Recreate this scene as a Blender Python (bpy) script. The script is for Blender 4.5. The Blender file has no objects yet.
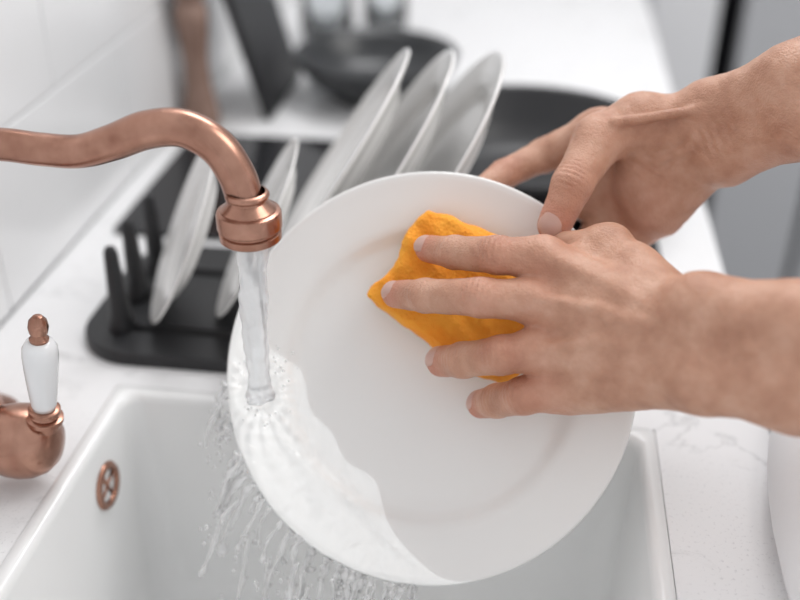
import bpy, bmesh, math, random
import numpy as np
from mathutils import Vector as V, Matrix
random.seed(4); np.random.seed(4)
S=bpy.context.scene
try: S.view_settings.view_transform='Standard'
except Exception: pass
col=bpy.context.collection

# ------------------------------------------------------------ materials
def mat(name,base=(.8,.8,.8),rough=.5,metal=0,**kw):
    m=bpy.data.materials.new(name); m.use_nodes=True
    b=m.node_tree.nodes['Principled BSDF']
    b.inputs['Base Color'].default_value=(*base,1)
    b.inputs['Roughness'].default_value=rough
    b.inputs['Metallic'].default_value=metal
    for k,v in kw.items():
        n=k.replace('_',' ')
        if n in b.inputs: b.inputs[n].default_value=v
    return m,m.node_tree,b
def noise(nt,scale,detail=3,rough=.5,coord='Object',dist=0):
    tc=nt.nodes.new('ShaderNodeTexCoord'); n=nt.nodes.new('ShaderNodeTexNoise')
    n.inputs['Scale'].default_value=scale; n.inputs['Detail'].default_value=detail
    n.inputs['Roughness'].default_value=rough; n.inputs['Distortion'].default_value=dist
    nt.links.new(tc.outputs[coord],n.inputs['Vector']); return n
def ramp(nt,src,stops):
    r=nt.nodes.new('ShaderNodeValToRGB'); e=r.color_ramp.elements
    while len(e)<len(stops): e.new(.5)
    for i,(p,c) in enumerate(stops): e[i].position=p; e[i].color=(*c,1)
    nt.links.new(src,r.inputs['Fac']); return r
def bump(nt,b,src,strength=.2,dist=.001):
    n=nt.nodes.new('ShaderNodeBump'); n.inputs['Strength'].default_value=strength
    n.inputs['Distance'].default_value=dist
    nt.links.new(src,n.inputs['Height']); nt.links.new(n.outputs[0],b.inputs['Normal']); return n

M_ceramic,nt,b=mat('white_ceramic',(.83,.82,.805),.2,Coat_Weight=.25)
M_sink,nt,b=mat('sink_ceramic',(.86,.865,.86),.22)
M_copper,nt,b=mat('brushed_copper',(.52,.27,.18),.27,1)
n=noise(nt,60,4); r=ramp(nt,n.outputs[0],[(.3,(.31,.155,.11)),(.7,(.48,.27,.20))]); nt.links.new(r.outputs[0],b.inputs['Base Color'])
M_dcopper,nt,b=mat('dark_copper',(.10,.04,.025),.4,1)
M_black,nt,b=mat('black_plastic',(.014,.014,.016),.45)
n=noise(nt,300,2); bump(nt,b,n.outputs[0],.1)
M_glassblk,nt,b=mat('black_hob_glass',(.012,.012,.014),.12)
M_pan,nt,b=mat('pan_nonstick',(.012,.012,.014),.4)
n=noise(nt,120,2); bump(nt,b,n.outputs[0],.1)
M_quartz,nt,b=mat('quartz_worktop',(.8,.8,.8),.28)
n=noise(nt,5,8,.6,dist=1.4)
ab=nt.nodes.new('ShaderNodeMath'); ab.operation='SUBTRACT'; ab.inputs[1].default_value=.5; nt.links.new(n.outputs[0],ab.inputs[0])
a2=nt.nodes.new('ShaderNodeMath'); a2.operation='ABSOLUTE'; nt.links.new(ab.outputs[0],a2.inputs[0])
r=ramp(nt,a2.outputs[0],[(0,(.60,.60,.605)),(.005,(.78,.78,.785)),(.02,(.85,.85,.855))])
n2=noise(nt,9,2); r2=ramp(nt,n2.outputs[0],[(.48,(0,0,0)),(.62,(1,1,1))])
n4=noise(nt,420,2); r4=ramp(nt,n4.outputs[0],[(.30,(.72,.72,.73)),(.40,(.85,.85,.855))])
mx=nt.nodes.new('ShaderNodeMixRGB'); nt.links.new(r2.outputs[0],mx.inputs[0]); nt.links.new(r4.outputs[0],mx.inputs[1]); nt.links.new(r.outputs[0],mx.inputs[2])
nt.links.new(mx.outputs[0],b.inputs['Base Color'])
M_tile,nt,b=mat('white_tile',(.88,.88,.885),.2)
n=noise(nt,14,2); bump(nt,b,n.outputs[0],.12,.004)
M_grout,nt,b=mat('grout',(.62,.63,.65),.9)
M_wall,nt,b=mat('wall_paint',(.75,.75,.76),.8); n=noise(nt,150,2); bump(nt,b,n.outputs[0],.1)
M_floor,nt,b=mat('floor_tile',(.3,.3,.3),.5); n=noise(nt,4,3); r=ramp(nt,n.outputs[0],[(.3,(.30,.305,.315)),(.7,(.38,.385,.395))]); nt.links.new(r.outputs[0],b.inputs['Base Color'])
M_cab,nt,b=mat('cabinet_lacquer',(.80,.80,.81),.4)
M_steel,nt,b=mat('fridge_steel',(.52,.525,.54),.5,.15); n=noise(nt,30,2); bump(nt,b,n.outputs[0],.05)
M_dark,nt,b=mat('dark_gap',(.03,.03,.035),.6)
M_wood,nt,b=mat('brown_wood',(.2,.1,.06),.5)
n=noise(nt,12,5,dist=2); r=ramp(nt,n.outputs[0],[(.3,(.24,.145,.11)),(.7,(.38,.25,.20))]); nt.links.new(r.outputs[0],b.inputs['Base Color'])
M_porc,nt,b=mat('porcelain_handle',(.82,.83,.84),.1,Coat_Weight=.5)
M_sponge,nt,b=mat('orange_sponge',(1,.42,.02),.85,Subsurface_Weight=.12)
b.inputs['Subsurface Radius'].default_value=(1,.5,.1); b.inputs['Subsurface Scale'].default_value=.004
n=noise(nt,700,3,.7); vo=nt.nodes.new('ShaderNodeTexVoronoi'); vo.inputs['Scale'].default_value=420
tc=nt.nodes.new('ShaderNodeTexCoord'); nt.links.new(tc.outputs['Object'],vo.inputs['Vector'])
ad=nt.nodes.new('ShaderNodeMath'); ad.operation='MULTIPLY_ADD'; nt.links.new(vo.outputs['Distance'],ad.inputs[0]); ad.inputs[1].default_value=1.0; nt.links.new(n.outputs[0],ad.inputs[2])
bump(nt,b,ad.outputs[0],.7,.0012)
n2=noise(nt,45,3); r=ramp(nt,n2.outputs[0],[(.3,(.94,.32,.02)),(.72,(.98,.44,.045))]); nt.links.new(r.outputs[0],b.inputs['Base Color'])
# thin clear film: see-through with a fresnel sheen on its ripples
M_water,nt,b=mat('water_film',(.93,.95,.97),.04)
n=noise(nt,130,3,.5,dist=.8); bp=bump(nt,b,n.outputs[0],.6,.003)
tr=nt.nodes.new('ShaderNodeBsdfTransparent'); tr.inputs[0].default_value=(.93,.94,.944,1)
fz=nt.nodes.new('ShaderNodeFresnel'); fz.inputs['IOR'].default_value=1.36; nt.links.new(bp.outputs[0],fz.inputs['Normal'])
mm=nt.nodes.new('ShaderNodeMath'); mm.operation='MULTIPLY'; mm.use_clamp=True; nt.links.new(fz.outputs[0],mm.inputs[0]); mm.inputs[1].default_value=1.6
gl=nt.nodes.new('ShaderNodeBsdfGlossy'); gl.inputs['Roughness'].default_value=.04; nt.links.new(bp.outputs[0],gl.inputs['Normal']); nt.links.new(mm.outputs[0],gl.inputs['Color'])
ms=nt.nodes.new('ShaderNodeAddShader'); nt.links.new(tr.outputs[0],ms.inputs[0]); nt.links.new(gl.outputs[0],ms.inputs[1])
nt.links.new(ms.outputs[0],nt.nodes['Material Output'].inputs['Surface'])
M_foam,nt,b=mat('aerated_water',(.98,.99,1),.06,IOR=1.33,Transmission_Weight=.58)
n=noise(nt,160,3); bump(nt,b,n.outputs[0],.35,.002)
M_drop,nt,b=mat('splash_water',(1,1,1),.03,IOR=1.33,Transmission_Weight=.62)
n=noise(nt,200,2); bump(nt,b,n.outputs[0],.2,.001)
M_glass,nt,b=mat('clear_glass',(.9,.92,.93),.03,IOR=1.45,Transmission_Weight=1.0)
M_shirt,nt,b=mat('white_cotton',(.90,.90,.91),.9); n=noise(nt,700,2); bump(nt,b,n.outputs[0],.2)
M_pants,nt,b=mat('grey_trousers',(.08,.085,.1),.9); n=noise(nt,500,2); bump(nt,b,n.outputs[0],.2)
M_bowl,nt,b=mat('smoked_glaze',(.025,.027,.03),.28)
M_nail,nt,b=mat('fingernail',(.68,.38,.30),.3,Subsurface_Weight=.2)
# skin
M_skin,nt,b=mat('skin',(.6,.36,.27),.43,Subsurface_Weight=.14)
b.inputs['Subsurface Radius'].default_value=(1,.35,.2); b.inputs['Subsurface Scale'].default_value=.004
at=nt.nodes.new('ShaderNodeAttribute'); at.attribute_name='red'
n=noise(nt,50,5,.58); r=ramp(nt,n.outputs[0],[(.30,(.42,.205,.13)),(.50,(.53,.285,.19)),(.72,(.63,.375,.27))])
mx=nt.nodes.new('ShaderNodeMixRGB'); nt.links.new(at.outputs['Fac'],mx.inputs[0]); nt.links.new(r.outputs[0],mx.inputs[1]); mx.inputs[2].default_value=(.56,.17,.11,1)
nt.links.new(mx.outputs[0],b.inputs['Base Color'])
vo=nt.nodes.new('ShaderNodeTexVoronoi'); vo.inputs['Scale'].default_value=800
tc=nt.nodes.new('ShaderNodeTexCoord'); nt.links.new(tc.outputs['Object'],vo.inputs['Vector'])
n3=noise(nt,240,5,.62,dist=.8)
ad=nt.nodes.new('ShaderNodeMath'); ad.operation='MULTIPLY_ADD'; nt.links.new(vo.outputs['Distance'],ad.inputs[0]); ad.inputs[1].default_value=.45; nt.links.new(n3.outputs[0],ad.inputs[2])
bump(nt,b,ad.outputs[0],.55,.0014)

# ------------------------------------------------------------ mesh helpers
def mk(name,verts,faces,material=None,smooth=True,parent=None):
    me=bpy.data.meshes.new(name); me.from_pydata([tuple(v) for v in verts],[],[tuple(f) for f in faces]); me.update()
    if smooth: me.polygons.foreach_set('use_smooth',[True]*len(me.polygons))
    o=bpy.data.objects.new(name,me); col.objects.link(o)
    if material: me.materials.append(material)
    if parent: o.parent=parent
    return o
def empty(name):
    e=bpy.data.objects.new(name,None); col.objects.link(e); e.empty_display_size=.05; return e
def box(name,lo,hi,material,bev=.002,parent=None,seg=2):
    bm=bmesh.new(); bmesh.ops.create_cube(bm,size=1)
    for v in bm.verts: v.co=V([lo[i]+(v.co[i]+.5)*(hi[i]-lo[i]) for i in range(3)])
    if bev: bmesh.ops.bevel(bm,geom=bm.edges[:],offset=bev,segments=seg,affect='EDGES',profile=.5)
    me=bpy.data.meshes.new(name); bm.to_mesh(me); bm.free(); me.materials.append(material)
    o=bpy.data.objects.new(name,me); col.objects.link(o)
    if parent: o.parent=parent
    return o
def lathe_data(prof,seg=96):
    vs=[];fs=[];n=len(prof)
    for j in range(seg):
        a=2*math.pi*j/seg
        for r,z in prof: vs.append((r*math.cos(a),r*math.sin(a),z))
    for j in range(seg):
        k=(j+1)%seg
        for i in range(n-1): fs.append((j*n+i,k*n+i,k*n+i+1,j*n+i+1))
    return vs,fs
def lathe(name,prof,material,M=Matrix(),seg=96,parent=None,sharp=None):
    vs,fs=lathe_data(prof,seg); vs=[M@V(v) for v in vs]
    o=mk(name,vs,fs,material,True,parent)
    bm=bmesh.new(); bm.from_mesh(o.data); bmesh.ops.remove_doubles(bm,verts=bm.verts,dist=1e-6); bmesh.ops.recalc_face_normals(bm,faces=bm.faces); bm.to_mesh(o.data); bm.free()
    o.data.polygons.foreach_set('use_smooth',[True]*len(o.data.polygons))
    if sharp: o.data.set_sharp_from_angle(angle=math.radians(sharp))
    return o
def align(p,d,up=V((0,0,1))):
    d=V(d).normalized(); q=d.to_track_quat('Z','Y'); return Matrix.Translation(V(p))@q.to_matrix().to_4x4()
def catmull(pts,n=10):
    P=[np.array(p,float) for p in pts]; P=[2*P[0]-P[1]]+P+[2*P[-1]-P[-2]]; out=[]
    for i in range(1,len(P)-2):
        for t in np.linspace(0,1,n,endpoint=False):
            a,b_,c,d=P[i-1],P[i],P[i+1],P[i+2]
            out.append(.5*((2*b_)+(-a+c)*t+(2*a-5*b_+4*c-d)*t*t+(-a+3*b_-3*c+d)*t**3))
    out.append(P[-2]); return out
def tube_data(pts,rad,seg=24,cap=True):
    pts=[V([float(c) for c in p]) for p in pts]; rad=[float(r) for r in rad]; vs=[];fs=[]
    prev=None
    for i,p in enumerate(pts):
        d=(pts[min(i+1,len(pts)-1)]-pts[max(i-1,0)]).normalized()
        if prev is None:
            a=d.orthogonal().normalized()
        else: a=(prev-d*prev.dot(d)).normalized()
        prev=a; c=d.cross(a)
        for j in range(seg):
            t=2*math.pi*j/seg; vs.append(p+rad[i]*(a*math.cos(t)+c*math.sin(t)))
    for i in range(len(pts)-1):
        for j in range(seg):
            k=(j+1)%seg; fs.append((i*seg+j,i*seg+k,(i+1)*seg+k,(i+1)*seg+j))
    if cap:
        fs.append(tuple(range(seg-1,-1,-1))); fs.append(tuple((len(pts)-1)*seg+j for j in range(seg)))
    return vs,fs
def tube(name,pts,rad,material,seg=32,parent=None):
    vs,fs=tube_data(pts,rad,seg); return mk(name,vs,fs,material,True,parent)
def loft(name,rings,material,seg=48,parent=None):
    vs=[];fs=[]
    for cx,cy,z,rx,ry in rings:
        for j in range(seg):
            t=2*math.pi*j/seg; e=.85
            c,s=math.cos(t),math.sin(t)
            vs.append((cx+rx*math.copysign(abs(c)**e,c),cy+ry*math.copysign(abs(s)**e,s),z))
    for i in range(len(rings)-1):
        for j in range(seg):
            k=(j+1)%seg; fs.append((i*seg+j,i*seg+k,(i+1)*seg+k,(i+1)*seg+j))
    fs.append(tuple(range(seg-1,-1,-1))); fs.append(tuple((len(rings)-1)*seg+j for j in range(seg)))
    return mk(name,vs,fs,material,True,parent)

# ------------------------------------------------------------ room
box('floor',(-.2,-1.2,-.95),(3.2,3.4,-.9),M_floor,0)
wl=mk('wall_left',[],[],M_grout)
bm=bmesh.new()
def bmbox(bm,lo,hi,bev,mi):
    r=bmesh.ops.create_cube(bm,size=1); vs=r['verts']
    for v in vs: v.co=V([lo[i]+(v.co[i]+.5)*(hi[i]-lo[i]) for i in range(3)])
    es={e for v in vs for e in v.link_edges}
    fs={f for v in vs for f in v.link_faces}
    for f in fs: f.material_index=mi
    if bev:
        r=bmesh.ops.bevel(bm,geom=list(es),offset=bev,segments=2,affect='EDGES',profile=.5)
        for f in r['faces']: f.material_index=mi
bmbox(bm,(-.1,-1.2,-.9),(-.004,3.4,1.7),0,0)
tw,th=.295,.148
for k in range(0,8):
    off=.825 if k%2==1 else .825+tw/2
    for j in range(-6,9):
        y0=off+j*tw
        if y0<-1 or y0+tw>3.3: continue
        bmbox(bm,(-.01,y0+.0008,k*th+.0008),(0,y0+tw-.0008,(k+1)*th-.0008),.002,1)
bm.to_mesh(wl.data); bm.free(); wl.data.materials.append(M_tile)
box('wall_back',(-.1,3.3,-.9),(3.2,3.4,1.7),M_wall,0)

sx0,sx1,sy0,sy1=.128,.533,.12,.588
def rrect(x0,x1,y0,y1,r,n=8):
    pts=[]
    for cx,cy,a0 in ((x1-r,y1-r,0),(x0+r,y1-r,90),(x0+r,y0+r,180),(x1-r,y0+r,270)):
        for i in range(n+1):
            a=math.radians(a0+90*i/n); pts.append((cx+r*math.cos(a),cy+r*math.sin(a)))
    return pts
def worktop():
    bm=bmesh.new()
    X=[0.001,sx0,sx1,.615]; Y=[-.9,sy0,sy1,1.978]
    for z in (0,-.03):
        g={}
        for i,x in enumerate(X):
            for j,y in enumerate(Y): g[i,j]=bm.verts.new((x,y,z))
        for i in range(3):
            for j in range(3):
                if (i,j)!=(1,1):
                    f=[g[i,j],g[i+1,j],g[i+1,j+1],g[i,j+1]]
                    if z<0: f.reverse()
                    bm.faces.new(f)
        if z==0: top=g
        else: bot=g
    def wallq(a,b_): bm.faces.new((top[a],bot[a],bot[b_],top[b_]))
    for i in range(3): wallq((i,0),(i+1,0)); wallq((i+1,3),(i,3))
    for j in range(3): wallq((3,j),(3,j+1)); wallq((0,j+1),(0,j))
    wallq((1,1),(1,2)); wallq((1,2),(2,2)); wallq((2,2),(2,1)); wallq((2,1),(1,1))
    bmesh.ops.recalc_face_normals(bm,faces=bm.faces)
    es=[e for e in bm.edges if all(abs(v.co.x-.615)<1e-6 and abs(v.co.z)<1e-6 for v in e.verts)]
    bmesh.ops.bevel(bm,geom=es,offset=.003,segments=3,affect='EDGES',profile=.5)
    me=bpy.data.meshes.new('kitchen_worktop'); bm.to_mesh(me); bm.free(); me.materials.append(M_quartz)
    o=bpy.data.objects.new('kitchen_worktop',me); col.objects.link(o)
worktop()
cab=empty('base_cabinet')
for i,(y0,y1) in enumerate([(-.9,-.3),(-.3,.3),(.3,.9),(.9,1.5),(1.5,1.975)]):
    box('door_front_%d'%(i+1),(.575,y0+.0015,-.80),(.595,y1-.0015,-.035),M_cab,.002,cab)
box('carcass_front',(.56,-.9,-.8),(.574,1.975,-.031),M_cab,0,cab)
box('plinth',(.53,-.9,-.9),(.545,1.975,-.8),M_dark,0,cab)

def sink():
    e=empty('kitchen_sink')
    rings=[]
    def add(x0,x1,y0,y1,r,z): rings.append([(x,y,z) for x,y in rrect(x0,x1,y0,y1,r)])
    add(sx0+.0005,sx1-.0005,sy0+.0005,sy1-.0005,.004,-.028)
    add(sx0+.0005,sx1-.0005,sy0+.0005,sy1-.0005,.004,.0002)
    add(sx0+.0015,sx1-.0015,sy0+.0015,sy1-.0015,.005,.0022)
    add(sx0+.009,sx1-.009,sy0+.009,sy1-.009,.010,.0022)
    add(sx0+.0125,sx1-.0125,sy0+.0125,sy1-.0125,.012,.0005)
    add(sx0+.014,sx1-.014,sy0+.014,sy1-.014,.014,-.004)
    add(sx0+.020,sx1-.020,sy0+.020,sy1-.020,.022,-.150)
    add(sx0+.024,sx1-.024,sy0+.024,sy1-.024,.028,-.175)
    add(sx0+.034,sx1-.034,sy0+.034,sy1-.034,.03,-.19)
    add(sx0+.06,sx1-.06,sy0+.06,sy1-.06,.03,-.195)
    add(sx0+.17,sx1-.17,sy0+.20,sy1-.20,.03,-.199)
    n=len(rings[0]); vs=[p for r in rings for p in r]; fs=[]
    for i in range(len(rings)-1):
        for j in range(n):
            k=(j+1)%n; fs.append((i*n+j,i*n+k,(i+1)*n+k,(i+1)*n+j))
    fs.append(tuple((len(rings)-1)*n+j for j in range(n)))
    mk('basin',vs,fs,M_sink,True,e)
    Mo=align((.1432,.516,-.036),(1,0,.04))
    lathe('overflow_ring',[(.0118,-.002),(.0120,.002),(.014,.0035),(.0165,.003),(.018,.001),(.0175,0)],M_copper,Mo,48,e)
    lathe('overflow_cup',[(.0119,.001),(.0118,-.004),(.0001,-.004)],M_dcopper,Mo,32,e)
    for a in range(2):
        q=math.pi*a/2+.4; d=V((0,math.cos(q),math.sin(q)))*.0118; c=V((.1436,.516,-.036))
        tube('overflow_bar_%d'%a,[c-d,c+d],[.0016,.0016],M_copper,8,e)
    lathe('waste',[(.0001,-.197),(.03,-.197),(.038,-.1975),(.042,-.1985)],M_copper,Matrix.Translation((.33,.354,0)),48,e)
sink()

# ------------------------------------------------------------ faucet
fa=empty('kitchen_faucet')
path=catmull([(.045,.53,.0),(.045,.53,.10),(.047,.53,.18),(.062,.531,.212),(.105,.532,.2185),(.135,.532,.2170),(.160,.531,.2175),(.183,.530,.2250),(.206,.529,.2345),(.228,.529,.2365),(.2475,.527,.2275),(.2595,.523,.2115),(.2655,.518,.195)],10)
tube('spout_pipe',path,list(np.interp(np.linspace(0,1,len(path)),[0,.5,.65,1],[.0102,.0102,.0114,.0112])),M_copper,40,fa)
lathe('spout_nozzle',[(.0108,.031),(.0122,.0305),(.0132,.0292),(.0132,.0280),(.0122,.0267),(.0110,.0262),(.0112,.0250),(.0135,.0225),(.0160,.0205),(.0165,.0200),(.0165,.0192),(.0188,.0185),(.0195,.017),(.0195,.0085),(.0188,.0075),(.0174,.0070),(.0174,.0058),(.0187,.005),(.0187,.001),(.0178,0),(.0135,.0),(.0125,.0008),(.0118,.006),(.0001,.007)],M_copper,Matrix.Translation((.2668,.5165,.1735)),64,fa,28)
lathe('base_flange',[(.0001,.0),(.03,.0),(.031,.004),(.027,.008),(.021,.012),(.019,.02),(.018,.06),(.02,.066),(.018,.072),(.012,.08),(.0098,.085)],M_copper,Matrix.Translation((.045,.53,0)),64,fa,30)
tube('body_arm',[(.045,.525,.037),(.055,.49,.036),(.075,.476,.0355),(.098,.475,.035)],[.015,.0155,.0155,.0155],M_copper,32,fa)
Mb=align((.115,.475,.035),(1,0,0))
lathe('valve_body',[(.0001,-.034),(.017,-.034),(.0205,-.033),(.0215,-.029),(.0205,-.026),(.0165,-.0255),(.0165,-.0245),(.019,-.0225),(.0225,-.016),(.0245,-.008),(.025,0),(.0238,.008),(.0200,.016),(.0145,.021),(.006,.0235),(.0001,.024)],M_copper,Mb,64,fa,32)
Ml=align((.1325,.475,.052),(.010,0,.077))
lathe('lever_collar',[(.0001,-.004),(.009,-.004),(.0095,.001),(.0115,.002),(.0115,.005),(.0085,.006),(.0075,.0075),(.0100,.009),(.0100,.0115),(.008,.0125),(.0001,.0125)],M_copper,Ml,48,fa,30)
lathe('lever_handle',[(.0001,.0125),(.0072,.0125),(.0080,.016),(.0092,.028),(.0104,.042),(.0110,.053),(.0106,.059),(.0082,.0635),(.0055,.0645),(.0001,.065)],M_porc,Ml,48,fa)
lathe('lever_tip',[(.0001,.0635),(.0056,.0635),(.0060,.066),(.0045,.0675),(.0036,.069),(.0055,.0705),(.0062,.0745),(.0054,.079),(.0030,.082),(.0001,.0825)],M_copper,Ml,48,fa,40)

# ------------------------------------------------------------ plates
PC=V((.375,.537,.069)); E3=V((-.0417,-.8006,.5917)).normalized()
E1=(V((.9907,.1357,0))-E3*V((.9907,.1357,0)).dot(E3)).normalized(); E2=E3.cross(E1)
PM=Matrix.Translation(PC)@Matrix((E1,E2,E3)).transposed().to_4x4()
PP=PM@Matrix.Translation((-.0035,.0005,0)); PS=1.008
PROF=[(.0001,-.0165),(.05,-.0165),(.080,-.0163),(.088,-.0155),(.0925,-.0135),(.096,-.0105),(.0985,-.0085),(.103,-.0070),(.118,-.0042),(.130,-.0012),(.1335,0),(.1352,-.0004),(.1357,-.0018),(.1345,-.0032),(.125,-.0058),(.108,-.0098),(.102,-.0125),(.096,-.0175),(.086,-.0205),(.080,-.0212),(.079,-.0238),(.0765,-.0240),(.0755,-.0212),(.05,-.0205),(.0001,-.0205)]
lathe('dinner_plate',[(a*PS,z) for a,z in PROF],M_ceramic,PP,160)
discs=[]
def rackplate(name,c,r,lean,yaw,mat_=M_ceramic):
    s=r/.1357; lean=math.radians(lean); yaw=math.radians(yaw)
    n=V((-math.cos(lean)*math.cos(yaw),-math.cos(lean)*math.sin(yaw),math.sin(lean)))
    lathe(name,[(a*s,z*s) for a,z in PROF],mat_,align(c,n),96); discs.append((V(c),n.normalized(),r))
for i,x in enumerate((.267,.303,.342)):
    rackplate('dinner_plate',(x,.760,.118),.113,33.5,2+i*1.2)
rackplate('side_plate',(.156,.688,.085),.079,25,17)
rackplate('side_plate',(.214,.700,.085),.079,28,10)

def sponge():
    out=[(1,108),(18,102),(36,94),(50,84),(60,62),(64,32),(60,5),(47,-4),(28,2),(4,18),(-14,31),(-28,41),(-40,50),(-39,59),(-30,65),(-21,77),(-17,90),(-9,102)]
    o2=catmull([(x,y,0) for x,y in out]+[(out[0][0],out[0][1],0)],5)[:-1]
    cx,cy=12,52; n=len(o2); vs=[];fs=[]
    def plate_c(x,y):
        r=math.hypot(x+3.5,y-.5)/1000/PS; best=-.0165
        pr=PROF[:11]
        for (r0,z0),(r1,z1) in zip(pr,pr[1:]):
            if r0<=r<=r1: best=z0+(z1-z0)*(r-r0)/(r1-r0)
        if r>.1335: best=0
        return best*1000
    R=[1.0,1.03,1.0,.95,.86,.75,.62,.48,.34,.2,.08]
    H=[-99,.45,.8,.94,1,1,1,1,1,1,1]
    for q,(s,h) in enumerate(zip(R,H)):
        for p in o2:
            x=cx+(p[0]-cx)*s; y=cy+(p[1]-cy)*s
            base=plate_c(x,y)+.8
            top=15+2.2*math.sin(x*.13+1)*math.cos(y*.11)+1.2*math.sin(x*.31+y*.27)
            z=base if h<0 else base+(top-base)*h
            w_=.8*math.sin(x*.6+y*.9)*(1 if q<4 else .3)
            vs.append((x+w_,y+w_,z))
    for i in range(len(R)-1):
        for j in range(n):
            k=(j+1)%n; fs.append((i*n+j,i*n+k,(i+1)*n+k,(i+1)*n+j))
    fs.append(tuple((len(R)-1)*n+j for j in range(n))); fs.append(tuple(range(n-1,-1,-1)))
    vs=[PM@(V(v)/1000) for v in vs]
    o=mk('cleaning_sponge',vs,fs,M_sponge)
    m=o.modifiers.new('s','SUBSURF'); m.levels=1; m.render_levels=2
    t=bpy.data.textures.new('sp','CLOUDS'); t.noise_scale=.012
    d=o.modifiers.new('d','DISPLACE'); d.texture=t; d.strength=.003; d.mid_level=.5
sponge()

# ------------------------------------------------------------ hands via signed distance field
def smin(a,b_,k):
    h=np.maximum(k-np.abs(a-b_),0)/k; return np.minimum(a,b_)-h*h*k*.25
def cap(P,s):
    A,ra,B_,rb=s; A=np.array(A,np.float32);B_=np.array(B_,np.float32); d=B_-A
    t=np.clip((P-A)@d/max(float(d@d),1e-6),0,1)
    q=P-A-t[:,None]*d
    return np.sqrt((q*q).sum(1))-(ra+(rb-ra)*t)
def build_f(H):
    def f(P):
        palm=None
        for s in H['palm']:
            v=cap(P,s); palm=v if palm is None else smin(palm,v,12)
        for s in H.get('tendon',[]): palm=smin(palm,cap(P,s),4)
        tot=palm
        for fg in H['fingers']:
            fv=None
            for s in fg:
                v=cap(P,s); fv=v if fv is None else smin(fv,v,3.5)
            fv=smin(palm,fv,8); tot=smin(tot,fv,.8)
        for c,d,n_,A,lam,R in H['crease']:
            q=P-np.array(c,np.float32); r2=(q*q).sum(1)
            m=r2<(3*R)**2
            if m.any():
                qq=q[m]; s_=qq@d; side=1/(1+np.exp(-(qq@n_-2)*.8))
                tot[m]+=A*np.exp(-(r2[m]/R**2))*np.cos(6.283*s_/lam+.6*np.sin(qq[:,1]*.7+qq[:,0]*.4))*side*1.0
        x,y,z=P[:,0],P[:,1],P[:,2]
        tot=tot+.22*np.sin(x*.21+1.3*np.sin(y*.13))*np.sin(y*.24+z*.17)+.10*np.sin(x*.5+y*.37)*np.sin(z*.45+y*.3)
        return tot
    return f
def isosurf(f,lo,hi,h):
    K=4; Hh=K*h; n=np.ceil((np.array(hi)-np.array(lo))/Hh).astype(int); lo=np.array(lo,np.float32)
    g=np.stack(np.meshgrid(*[np.arange(k) for k in n],indexing='ij'),-1).reshape(-1,3)
    cf=np.concatenate([f((lo+(c+.5)*Hh).astype(np.float32)) for c in np.array_split(g,max(1,len(g)//200000+1))])
    act=g[np.abs(cf)<Hh*.9+2.5*h+2]
    F=np.repeat(np.repeat(np.repeat(cf.reshape(n),K,0),K,1),K,2).astype(np.float32)
    sub=np.stack(np.meshgrid(*[np.arange(K)]*3,indexing='ij'),-1).reshape(-1,3)
    for c in np.array_split(act,max(1,len(act)//4000+1)):
        idx=(c[:,None,:]*K+sub[None]).reshape(-1,3)
        F[idx[:,0],idx[:,1],idx[:,2]]=f((lo+(idx+.5)*h).astype(np.float32))
    ins=F<0
    N=np.array(F.shape)
    cnt=np.zeros(N-1,np.int8)
    cor=[(a,b_,c) for a in (0,1) for b_ in (0,1) for c in (0,1)]
    for a,b_,c in cor: cnt+=ins[a:N[0]-1+a,b_:N[1]-1+b_,c:N[2]-1+c]
    ac=np.argwhere((cnt>0)&(cnt<8))
    ids=-np.ones(N-1,np.int64); ids[ac[:,0],ac[:,1],ac[:,2]]=np.arange(len(ac))
    val={o:F[ac[:,0]+o[0],ac[:,1]+o[1],ac[:,2]+o[2]] for o in cor}
    acc=np.zeros((len(ac),3));num=np.zeros(len(ac))
    for o in cor:
        for ax in range(3):
            if o[ax]==0:
                o2=list(o);o2[ax]=1;o2=tuple(o2); fa_,fb=val[o],val[o2]; m=(fa_<0)!=(fb<0)
                t=fa_[m]/(fa_[m]-fb[m]); p=np.tile(np.array(o,float),(m.sum(),1)); p[:,ax]+=t
                acc[m]+=p;num[m]+=1
    vs=lo+(ac+acc/num[:,None]+.5)*h
    quads=[]
    for ax in range(3):
        u,v=[(1,2),(2,0),(0,1)][ax]
        sl0=[slice(None)]*3;sl1=[slice(None)]*3;sl0[ax]=slice(0,-1);sl1[ax]=slice(1,None)
        a_=ins[tuple(sl0)];b2=ins[tuple(sl1)]
        e=np.argwhere(a_!=b2); e=e[(e[:,u]>0)&(e[:,v]>0)&(e[:,u]<N[u]-1)&(e[:,v]<N[v]-1)]
        fl=a_[e[:,0],e[:,1],e[:,2]]
        def cid(du,dv):
            q=e.copy(); q[:,u]-=du;q[:,v]-=dv; return ids[q[:,0],q[:,1],q[:,2]]
        q=np.stack([cid(1,1),cid(0,1),cid(0,0),cid(1,0)],1)
        q[~fl]=q[~fl][:,::-1]; quads.append(q)
    quads=np.concatenate(quads)
    for it in range(3):
        P=vs.astype(np.float32); v0=f(P); G=np.zeros_like(P)
        for k in range(3):
            d=np.zeros(3,np.float32);d[k]=.25; G[:,k]=(f(P+d)-f(P-d))/.5
        l2=np.maximum((G*G).sum(1),.2)
        vs=vs-np.clip(v0/l2,-h,h)[:,None]*G
    return vs,quads
def nrm(v): v=np.array(v,np.float32); return v/np.linalg.norm(v)
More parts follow.
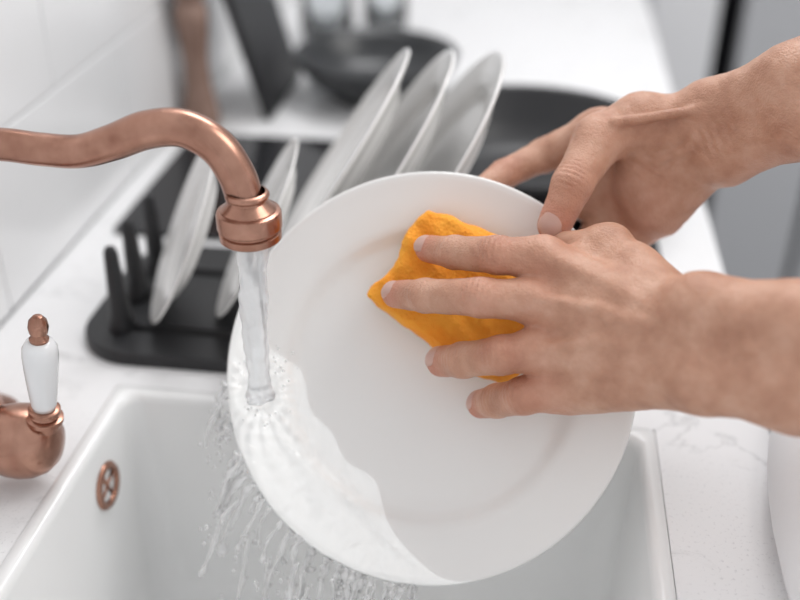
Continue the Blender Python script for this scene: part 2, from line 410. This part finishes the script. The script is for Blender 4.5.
def hand(name,H,lo,hi,h,parent,redpts):
    f=build_f(H); vs,q=isosurf(f,lo,hi,h)
    red=np.zeros(len(vs))
    for c,r,s in redpts: red+=s*np.exp(-((vs-np.array(c))**2).sum(1)/r**2)
    red=np.clip(red,0,.85)
    w=vs/1000; R3=np.array(PM.to_3x3()); w=w@R3.T+np.array(PM.translation)
    o=mk(name,[],[],None,True,parent); me=o.data
    me.vertices.add(len(w)); me.vertices.foreach_set('co',w.astype(np.float32).ravel())
    nq=len(q); me.loops.add(nq*4); me.loops.foreach_set('vertex_index',q.astype(np.int32).ravel())
    me.polygons.add(nq); me.polygons.foreach_set('loop_start',np.arange(0,nq*4,4,dtype=np.int32))
    me.update(calc_edges=True); me.validate(); me.polygons.foreach_set('use_smooth',np.ones(len(me.polygons),bool))
    a=me.attributes.new('red','FLOAT','POINT'); a.data.foreach_set('value',red.astype(np.float32))
    me.materials.append(M_skin); me.update(); print(name,len(w)); return o
def nail(name,tip,prev,D,r,parent,shift=1.5,wid=50,ln=1.15):
    tip=V(tip);d=(tip-V(prev)).normalized();D=V(D);D=(D-d*D.dot(d)).normalized();s=d.cross(D)
    vs=[];fs=[];n=12
    for i in range(n+1):
        v=-1+2*i/n
        ww=(1-abs(v)**3.2*.75) if v>0 else (1-abs(v)**4*.45)
        for j in range(n+1):
            u=-1+2*j/n; th=math.radians(wid)*u*ww; rr=r+.2-.5*abs(u)**4-.3*abs(v)**6
            z=v*r*ln*.62+shift-1.2*(u*u)*max(v,0)
            drop=max(z,0)**2/(2.6*r)
            p=tip+d*z+s*math.sin(th)*rr+D*(math.cos(th)*rr-drop)
            vs.append(PM@(p/1000))
    for i in range(n):
        for j in range(n):
            a=i*(n+1)+j; fs.append((a,a+1,a+n+2,a+n+1))
    o=mk(name,vs,fs,M_nail,True,parent); m=o.modifiers.new('t','SOLIDIFY'); m.thickness=.0006; m.offset=0
def mkfinger(J,R):
    return [(J[i],R[i],J[i+1],R[i+1]) for i in range(len(J)-1)]

person=empty('person')
# near (left) hand pressing the sponge; millimetres in the plate's own frame
li=[(76,68,58),(48,70,60),(20,75,42),(2,80,27)]; ri=[12.6,11.4,10.2,8.8]
lm=[(70,42,61),(38,44,66),(2,48,44),(-19,51,26)]; rm=[12.6,11.6,10.4,9.0]
lr=[(72,13,58),(50,10,62),(25,8,43),(10,8,25)]; rr_=[12.2,11.5,10.8,9.8]
ll=[(80,-10,50),(62,-14,50),(45,-17,28),(34,-19,9)]; rl=[11.8,11.2,10.4,9.4]
lt=[(114,76,40),(90,78,20),(71,72,9)]; rt=[14.5,11.5,9]
UP=nrm((0.1,.25,1))
def creases(J,R,UPv,A=.6):
    out=[]
    for i in (1,2):
        d=nrm(np.array(J[i+1])-np.array(J[i-1])); n_=nrm(UPv-d*float(UPv@d))
        out.append((np.array(J[i])+n_*R[i]*.5,d,n_,A if i==1 else A*.75,3.4,R[i]*.9))
    return out
LH=dict(palm=[((150,27,86),14,(76,66,58),12),((150,17,87),14,(70,41,61),12),((150,6,86),14,(72,12,58),12),((150,-3,83),14,(80,-10,50),11.5),
  ((148,30,78),16,(114,74,40),14),((114,74,40),10,(85,64,50),9),((148,-3,76),15,(92,-12,42),13),((150,34,80),14,(128,60,56),14),
  ((161,32,98),18,(148,26,86),15),((161,-4,95),18,(150,-2,84),15),
  ((161,32,98),18,(207,21,111),22.5),((161,-4,95),18,(206,-10,109),22.5),
  ((207,21,111),22.5,(300,14,114),30),((206,-10,109),22.5,(300,-16,112),30),
  ((300,14,114),30,(395,-4,112),34),((300,-16,112),30,(395,-22,110),34)],
 tendon=[((152,25,100),2,(100,54,77),2.6),((100,54,77),2.6,(78,68,71),2.4),((152,18,102),2,(105,34,84),2.6),((105,34,84),2.6,(72,42,75),2.6),
  ((152,10,101),2,(104,16,83),2.6),((104,16,83),2.6,(75,13,72),2.4),((152,3,99),2,(106,-2,78),2.3),((106,-2,78),2.3,(84,-10,62),2.2),
  ((215,25,135),2.2,(180,10,120),2.1),((180,10,120),2.1,(140,24,99),1.8),((140,24,99),1.8,(112,28,87),1.6),((180,10,120),2,(145,-6,98),1.6),
  ((76,68,63),10.5,(75,68,63),10.5),((70,42,66),10.5,(69,42,66),10.5),((72,13,62),10.5,(71,13,62),10.5),((80,-10,54),9.5,(79,-10,54),9.5)],
 fingers=[mkfinger(li,ri),mkfinger(lm,rm),mkfinger(lr,rr_),mkfinger(ll,rl),mkfinger(lt,rt)],
 crease=creases(li,ri,UP)+creases(lm,rm,UP)+creases(lr,rr_,UP)+creases(ll,rl,UP)
  +[(np.array((163,15,112)),nrm((1,-.1,.3)),nrm((-.3,0,1)),.45,7,20)])
red=[(J[3],13,.85) for J in (li,lm,lr,ll)]+[(J[1],11,.6) for J in (li,lm,lr,ll)]+[(J[0],13,.5) for J in (li,lm,lr,ll)]+[(J[2],8,.4) for J in (li,lm,lr,ll)]
hand('hand_left',LH,(-40,-75,-5),(400,104,160),1.1,person,red)
for nm,J,R in (('index',li,ri),('middle',lm,rm),('ring',lr,rr_),('little',ll,rl)):
    nail('nail_left_'+nm,J[3],J[2],(-.35,.55,1),R[3],person)
# far (right) hand gripping the rim: thumb in front, fingers behind
xi=[(113,170,-36),(76,157,-48),(48,141,-34),(30,125,-19)]; xri=[14,12,10,8.6]
xm=[(126,152,-55),(100,128,-60),(76,108,-46),(60,93,-27)]
xr=[(138,130,-62),(116,104,-66),(92,84,-52),(74,70,-32)]
xl=[(147,110,-58),(128,84,-60),(108,66,-50),(92,54,-32)]; xrl=[12,11,9.6,8.2]
xt=[(112,155,-3),(94,122,13.5),(82,96,11.5)]; xrt=[16,13.2,11]
dd=nrm(np.array(xt[2])-np.array(xt[0])); nn=nrm(np.array((-.2,.0,1),np.float32)-dd*float(np.array((-.2,0,1))@dd))
RH=dict(palm=[((180,168,-16),15,(113,170,-36),14),((182,160,-18),14,(126,152,-55),13),((183,152,-20),14,(138,130,-62),13),((184,145,-24),14,(147,110,-58),13),
  ((178,166,-12),17,(140,168,-12),17),((140,168,-12),17,(112,155,-3),15),((118,160,-14),12,(112,166,-36),11),((183,143,-28),15,(156,112,-46),15),
  ((160,146,-28),15,(140,132,-40),15),((140,140,-30),13,(146,116,-44),14),((126,150,-55),11,(110,118,-62),10),((138,130,-62),11,(122,96,-62),10),
  ((185,172,-6),18,(180,166,-16),15),((194,144,-10),18,(184,146,-22),15),
  ((185,172,-6),18,(228,177,33),21.5),((194,144,-10),18,(234,154,30),21.5),
  ((228,177,33),21.5,(320,214,42),28),((234,154,30),21.5,(320,196,40),28),
  ((320,214,42),28,(428,255,52),33),((320,196,40),28,(430,245,50),33)],
 tendon=[((190,170,11),2.6,(122,162,12),2.6),((186,150,5),2.4,(150,142,-13),2),((188,160,11),2.8,(230,170,54),2.8),((196,148,7),2,(232,158,50),2),((172,152,2),2,(150,125,-30),1.8)],
 fingers=[mkfinger(xi,xri),mkfinger(xm,[13,11.8,10,8.6]),mkfinger(xr,[13,11.8,10,8.6]),mkfinger(xl,xrl),mkfinger(xt,xrt)],
 crease=[(np.array(xt[1])+nn*6,dd,nn,.55,3.6,11)]+creases(xi,xri,nrm((0,.8,-.3)))
  +[(np.array((184,150,5)),nrm((1,.3,.6)),nrm((-.3,0,1)),.5,6,14),(np.array((138,140,-18)),nrm((.6,.8,0)),nrm((0,-.3,1)),.6,7,16)])
red=[(xt[2],14,.8),(xt[1],12,.5),(xi[2],12,.4),(xt[0],14,.25),((147,110,-50),18,.45),((140,130,-40),18,.3)]
hand('hand_right',RH,(13,30,-100),(435,290,90),1.1,person,red)
nail('nail_right_thumb',xt[2],xt[1],(-.25,.1,1),11,person,1.5,50,1.2)
# clothes
loft('shirt_torso',[(.808,.43,-.22,.16,.20),(.808,.43,-.12,.175,.24),(.808,.43,-.034,.18,.27),(.808,.43,-.004,.185,.28),(.808,.43,.0015,.189,.285),(.808,.43,.0025,.209,.295),(.808,.43,.02,.218,.30),(.808,.43,.045,.205,.29),(.84,.44,.10,.16,.25),(.88,.48,.18,.14,.22),(.92,.5,.26,.13,.20),(.96,.52,.38,.13,.21),(.975,.53,.47,.12,.20),(.98,.53,.53,.09,.14),(.98,.53,.56,.06,.075)],M_shirt,64,person)
loft('neck',[(.98,.53,.54,.055,.058),(.975,.53,.60,.052,.055),(.97,.53,.64,.052,.055)],M_skin,32,person)
loft('trousers',[(.84,.32,-.9,.07,.07),(.84,.33,-.7,.075,.08),(.84,.36,-.4,.10,.10),(.82,.42,-.23,.14,.17),(.81,.43,-.15,.145,.19)],M_pants,40,person)
loft('trouser_leg',[(.84,.56,-.9,.07,.07),(.84,.55,-.7,.075,.08),(.84,.52,-.4,.10,.10),(.83,.47,-.2,.12,.13)],M_pants,40,person)
def sleeve(name,pts,rad):
    P=catmull(pts,8); R=np.interp(np.linspace(0,1,len(P)),np.linspace(0,1,len(rad)),rad)
    tube(name,P,[float(r)*(1+.03*math.sin(i*1.9)) for i,r in enumerate(R)],M_shirt,40,person)
sleeve('sleeve_left',[(.735,.460,.158),(.775,.44,.17),(.86,.38,.32),(.95,.38,.45)],[.046,.05,.058,.07])
sleeve('sleeve_right',[(.745,.636,.318),(.785,.655,.345),(.89,.68,.42),(.96,.66,.46)],[.046,.05,.058,.07])

# ------------------------------------------------------------ water
def water():
    P=[];R=[]
    n=60; z0,z1=.177,.0570
    for i in range(n+1):
        t=i/n; P.append(V((.2666-.0026*t,.5165-.0020*t,z0+(z1-z0)*t)))
        R.append(.0096*(1-.30*t)+.0004*math.sin(t*21)+.0003*math.sin(t*57)+.004*max(0,t-.93)*10)
    vs,fs=tube_data(P,R,36)
    out=[]
    for v in vs:
        t=(z0-v.z)/(z0-z1); cx,cy=.2666-.0026*t,.5165-.0020*t
        q=V((v.x-cx,v.y-cy,0)); a=math.atan2(q.y,q.x)
        s=1+.10*math.sin(a*3+t*7)+.05*math.sin(a*7-t*9)
        out.append(V((cx+q.x*s,cy+q.y*s,v.z)))
    mk('water_stream',out,fs,M_foam)
    vs=[];fs=[]
    def surf(r):
        pr=PROF[:11]; r=r/PS
        for (r0,z0),(r1,z1) in zip(pr,pr[1:]):
            if r0<=r<=r1: return z0+(z1-z0)*(r-r0)/(r1-r0)
        return -.0002
    nt_,nr=240,80
    RE=.1357*PS
    sm=lambda x: (lambda c: c*c*(3-2*c))(max(0,min(1,x)))
    for i in range(nt_+1):
        th=math.radians(160+(282-160)*i/nt_)
        u=i/nt_
        wd=(RE-.104+.024*math.sin(math.pi*u)**.8)*sm(u*7)*sm((1-u)*3)+.0015
        inner=RE-wd+.0022*math.sin(i*.11)*sm(u*5)*sm((1-u)*5)
        for j in range(nr+1):
            s=j/nr; r=inner+(RE+.0004-inner)*s
            e=sm(3*s)*sm(5*(1-s)+.2)*sm(u*5)*sm((1-u)*4)
            x_,y_=r*math.cos(th)*1000,r*math.sin(th)*1000
            dr=math.hypot(x_+114,y_+12); an=math.atan2(y_+12,x_+114)
            wv=.7*math.sin(dr*.65+.8*math.sin(an*7))*math.exp(-dr/28)+.6*math.sin(an*21+1.8*math.sin(dr*.07))*sm(dr/25)*math.exp(-dr/160)+.30*math.sin(x_*.23+y_*.16+2*math.sin(y_*.06))
            h=.00015+e*(.0014+.0014*wv)
            vs.append(PP@V((r*math.cos(th),r*math.sin(th),surf(r)+max(h,.0001))))
    for i in range(nt_):
        for j in range(nr):
            a=i*(nr+1)+j; fs.append((a,a+1,a+nr+2,a+nr+1))
    o=mk('water_film',vs,fs,M_water)
    if o.data.polygons[len(fs)//2].normal.dot(E3)<0: o.data.flip_normals()
    vs=[];fs=[]
    def add(v2,f2):
        o=len(vs); vs.extend(v2); fs.extend([tuple(x+o for x in f) for f in f2])
    bmi=bmesh.new(); bmesh.ops.create_icosphere(bmi,subdivisions=2,radius=1); iv=[v.co.copy() for v in bmi.verts]; fi=[tuple(v.index for v in f.verts) for f in bmi.faces]; bmi.free()
    g=V((0,0,-9.8))
    clusters=[(184,.12,2),(193,.20,3),(203,.26,3),(211,.34,4),(218,.22,4),(226,.30,4),(234,.14,4),(240,.22,5),(246,.10,5),(251,.16,6),(256,.05,6),(261,.10,5),(266,.05,4)]
    for ci,(th0,sp0,cn) in enumerate(clusters):
        for k in range(cn):
            th=math.radians(th0+random.uniform(-3.5,3.5)); sp=sp0*random.uniform(.6,1.35)
            o_=E1*math.cos(th)+E2*math.sin(th)
            p0=PP@V(((RE+.0005)*math.cos(th),(RE+.0005)*math.sin(th),-.001))
            vel=o_*sp+E3*random.uniform(.0,.22)+V((-.03,0,-.14))
            ph=[random.uniform(0,6) for _ in range(3)]
            def pos(t): return p0+vel*t+g*(.5*t*t)+V((math.sin(t*110+ph[0]),math.sin(t*90+ph[1]),math.sin(t*100+ph[2])))*.0010*min(1,t*60)
            t0=0 if k<3 else random.uniform(.02,.06); t1=t0+random.uniform(.03,.085)
            pts=[];rad=[]; m=34; rb=random.uniform(.0009,.0019)
            for q in range(m+1):
                s=q/m; pts.append(pos(t0+(t1-t0)*s))
                env=(1.5-.9*s) if t0==0 else (math.sin(math.pi*s)**.5+.1)
                if s>.86: env=.6*(1+2.0*math.sin(math.pi*(s-.86)/.14)) if s<.999 else .1
                rad.append(max(.00015,rb*env*(1+.35*math.sin(s*17+k*2+ci))))
            add(*tube_data(pts,rad,12))
            for q in range(5):
                p=pos(t1*random.uniform(.4,1)+random.uniform(.003,.04))+V((random.gauss(0,.004),random.gauss(0,.004),random.gauss(0,.004)))
                r=random.uniform(.0005,.0016)
                add([p+V((c_.x*r,c_.y*r,c_.z*r*random.uniform(1,2.0))) for c_ in iv],fi)
    ip=PP@V((-.108,-.006,.004))
    for k in range(36):
        a=random.uniform(0,6.28); dirv=(E1*math.cos(a)+E2*math.sin(a))*random.uniform(.010,.028)+E3*random.uniform(.002,.008)
        p=ip+dirv; r=random.uniform(.0004,.0012)
        add([p+V((c.x*r,c.y*r,c.z*r)) for c in iv],fi)
    mk('water_splash',vs,fs,M_drop)
water()

# ------------------------------------------------------------ dish rack
rk=empty('dish_rack')
def slab(name,x0,x1,y0,y1,r,z0,z1,m,parent,bev=.003):
    pts=rrect(x0,x1,y0,y1,r,12); bm=bmesh.new()
    f=bm.faces.new([bm.verts.new((x,y,z0)) for x,y in pts])
    rr=bmesh.ops.extrude_face_region(bm,geom=[f])
    for v in rr['geom']:
        if isinstance(v,bmesh.types.BMVert): v.co.z=z1
    bmesh.ops.recalc_face_normals(bm,faces=bm.faces)
    es=[e for e in bm.edges if abs(e.verts[0].co.z-e.verts[1].co.z)<1e-6 and abs(e.verts[0].co.z-z1)<1e-6]
    bmesh.ops.bevel(bm,geom=es,offset=bev,segments=3,affect='EDGES',profile=.5)
    me=bpy.data.meshes.new(name); bm.to_mesh(me); bm.free(); me.materials.append(m)
    o=bpy.data.objects.new(name,me); col.objects.link(o); o.parent=parent; return o
slab('base',.076,.43,.614,.80,.05,.0,.011,M_black,rk)
k=0
def hits(x,y):
    for zz in np.linspace(.012,.086,14):
        p=V((x,y,float(zz))); rr=.0125-.08*(float(zz)-.012)
        for c,n_,r in discs:
            q=p-c; dn=q.dot(n_); rad=(q-n_*dn).length
            if rad<r+.004 and -.018*r/.1357-max(rr,.006)-.002<dn<max(rr,.006)+.002: return True
    return False
for y,xs in ((.652,(.110,.145,.183,.222,.262,.300,.340,.380)),(.700,(.106,.183,.262,.340,.395)),(.748,(.110,.147,.186,.225,.262,.300,.340,.380))):
    for x0 in xs:
        for dx in (0,.004,-.004,.008,-.008,.012,-.012):
            if not hits(x0+dx,y):
                x=x0+dx; k+=1
                P=[(x,y,.008),(x,y,.014),(x,y,.03),(x,y,.06),(x,y,.080),(x,y,.084),(x,y,.0855)]
                tube('post_%d'%k,P,[.0125,.0105,.0082,.0066,.0055,.004,.0015],M_black,20,rk); break
for y in (.652,.748):
    tube('rail_%d'%int(y*1000),[(.10,y,.010),(.40,y,.010)],[.005,.005],M_black,16,rk)

# ------------------------------------------------------------ hob, pan, background things
hb=empty('induction_hob'); slab('glass',.03,.558,.828,1.085,.006,.0005,.006,M_glassblk,hb,.0015)
Mp=Matrix.Translation((.425,.978,.0065))
lathe('wok_pan',[(.0001,.0),(.075,.0),(.098,.006),(.122,.03),(.138,.058),(.142,.064),(.140,.0655),(.136,.061),(.119,.033),(.096,.011),(.075,.005),(.0001,.005)],M_pan,Mp,96)
cb=box('chopping_board',(-.006,-.0,.0),(.006,.17,.34),M_black,.004)
cb.matrix_world=Matrix.Translation((.106,1.145,.0015))@Matrix.Rotation(math.radians(-15.5),4,'Y')
lathe('pepper_mill',[(.0001,0),(.022,0),(.023,.004),(.0215,.02),(.016,.05),(.0145,.08),(.0175,.11),(.0195,.13),(.0185,.145),(.0135,.150),(.0185,.156),(.0205,.170),(.019,.185),(.012,.194),(.0045,.197),(.006,.203),(.0045,.209),(.0001,.210)],M_wood,Matrix.Translation((.028,1.125,.0005)),48)
lathe('serving_bowl',[(.0001,.004),(.05,.004),(.052,.0),(.056,.0),(.06,.006),(.085,.022),(.103,.045),(.108,.056),(.106,.058),(.10,.046),(.082,.026),(.055,.011),(.0001,.009)],M_bowl,Matrix.Translation((.224,1.262,.0005)),96)
def jar(x,y,r,h,name='glass_jar'):
    j=empty(name)
    lathe('jar_body',[(.0001,0),(r*.95,0),(r,.004),(r,h*.8),(r*.8,h*.9),(r*.8,h),(r*.76,h),(r*.76,h*.89),(r*.94,h*.79),(r*.94,.007),(.0001,.006)],M_glass,Matrix.Translation((x,y,.0005)),48,j)
    lathe('jar_lid',[(.0001,h+.02),(r*.8,h+.02),(r*.86,h+.016),(r*.86,h-.012),(r*.81,h-.012),(r*.81,h+.001),(.0001,h+.001)],M_steel,Matrix.Translation((x,y,.0005)),48,j)
jar(.11,1.50,.040,.16); jar(.19,1.57,.035,.14)
tc_=empty('tall_cabinet'); box('cabinet_side',(.004,2.0,-.9),(.775,2.6,1.5),M_cab,.003,tc_)
box('cabinet_door',(.645,1.982,-.85),(.77,1.9995,1.5),M_cab,.002,tc_)
fr=empty('fridge'); box('fridge_body',(.82,2.03,-.88),(1.7,2.65,1.3),M_dark,.003,fr)
box('fridge_door_a',(.822,1.985,-.82),(1.0,2.028,1.3),M_steel,.004,fr); box('fridge_door_b',(1.018,1.985,-.82),(1.7,2.028,1.3),M_steel,.004,fr)
box('fridge_feet',(.83,2.05,-.9),(1.68,2.6,-.88),M_dark,0,fr)

# ------------------------------------------------------------ light
w=bpy.data.worlds.new('world'); S.world=w; w.use_nodes=True
bg=w.node_tree.nodes['Background']; bg.inputs[0].default_value=(.975,.98,1,1); bg.inputs[1].default_value=.84
def area(name,loc,target,size,power,colr=(1,1,1)):
    l=bpy.data.lights.new(name,'AREA'); l.shape='RECTANGLE'; l.size=size[0]; l.size_y=size[1]; l.energy=power; l.color=colr
    o=bpy.data.objects.new(name,l); col.objects.link(o); o.location=loc
    o.rotation_euler=(V(target)-V(loc)).to_track_quat('-Z','Y').to_euler()
area('window_light',(.3,2.2,2.0),(.35,.7,0),(1.3,1.0),39,(.995,.99,1))
area('right_fill_light',(1.6,.9,1.9),(.2,.9,0),(1.0,1.0),14,(1,.98,.95))  # added soft fill from the right; stands for no lamp in the kitchen

# ------------------------------------------------------------ camera
cd=bpy.data.cameras.new('camera'); cam=bpy.data.objects.new('camera',cd); col.objects.link(cam)
cd.sensor_width=36; cd.lens=45; cd.clip_start=.02
X=V((.9907,.1357,0)).normalized(); Bk=V((.1162,-.8484,.5164)).normalized(); Uu=Bk.cross(X).normalized(); X=Uu.cross(Bk)
cam.matrix_world=Matrix.Translation((.428,0,.452))@Matrix((X,Uu,Bk)).transposed().to_4x4()
cd.dof.use_dof=True; cd.dof.focus_distance=.615; cd.dof.aperture_fstop=2.4
S.camera=cam
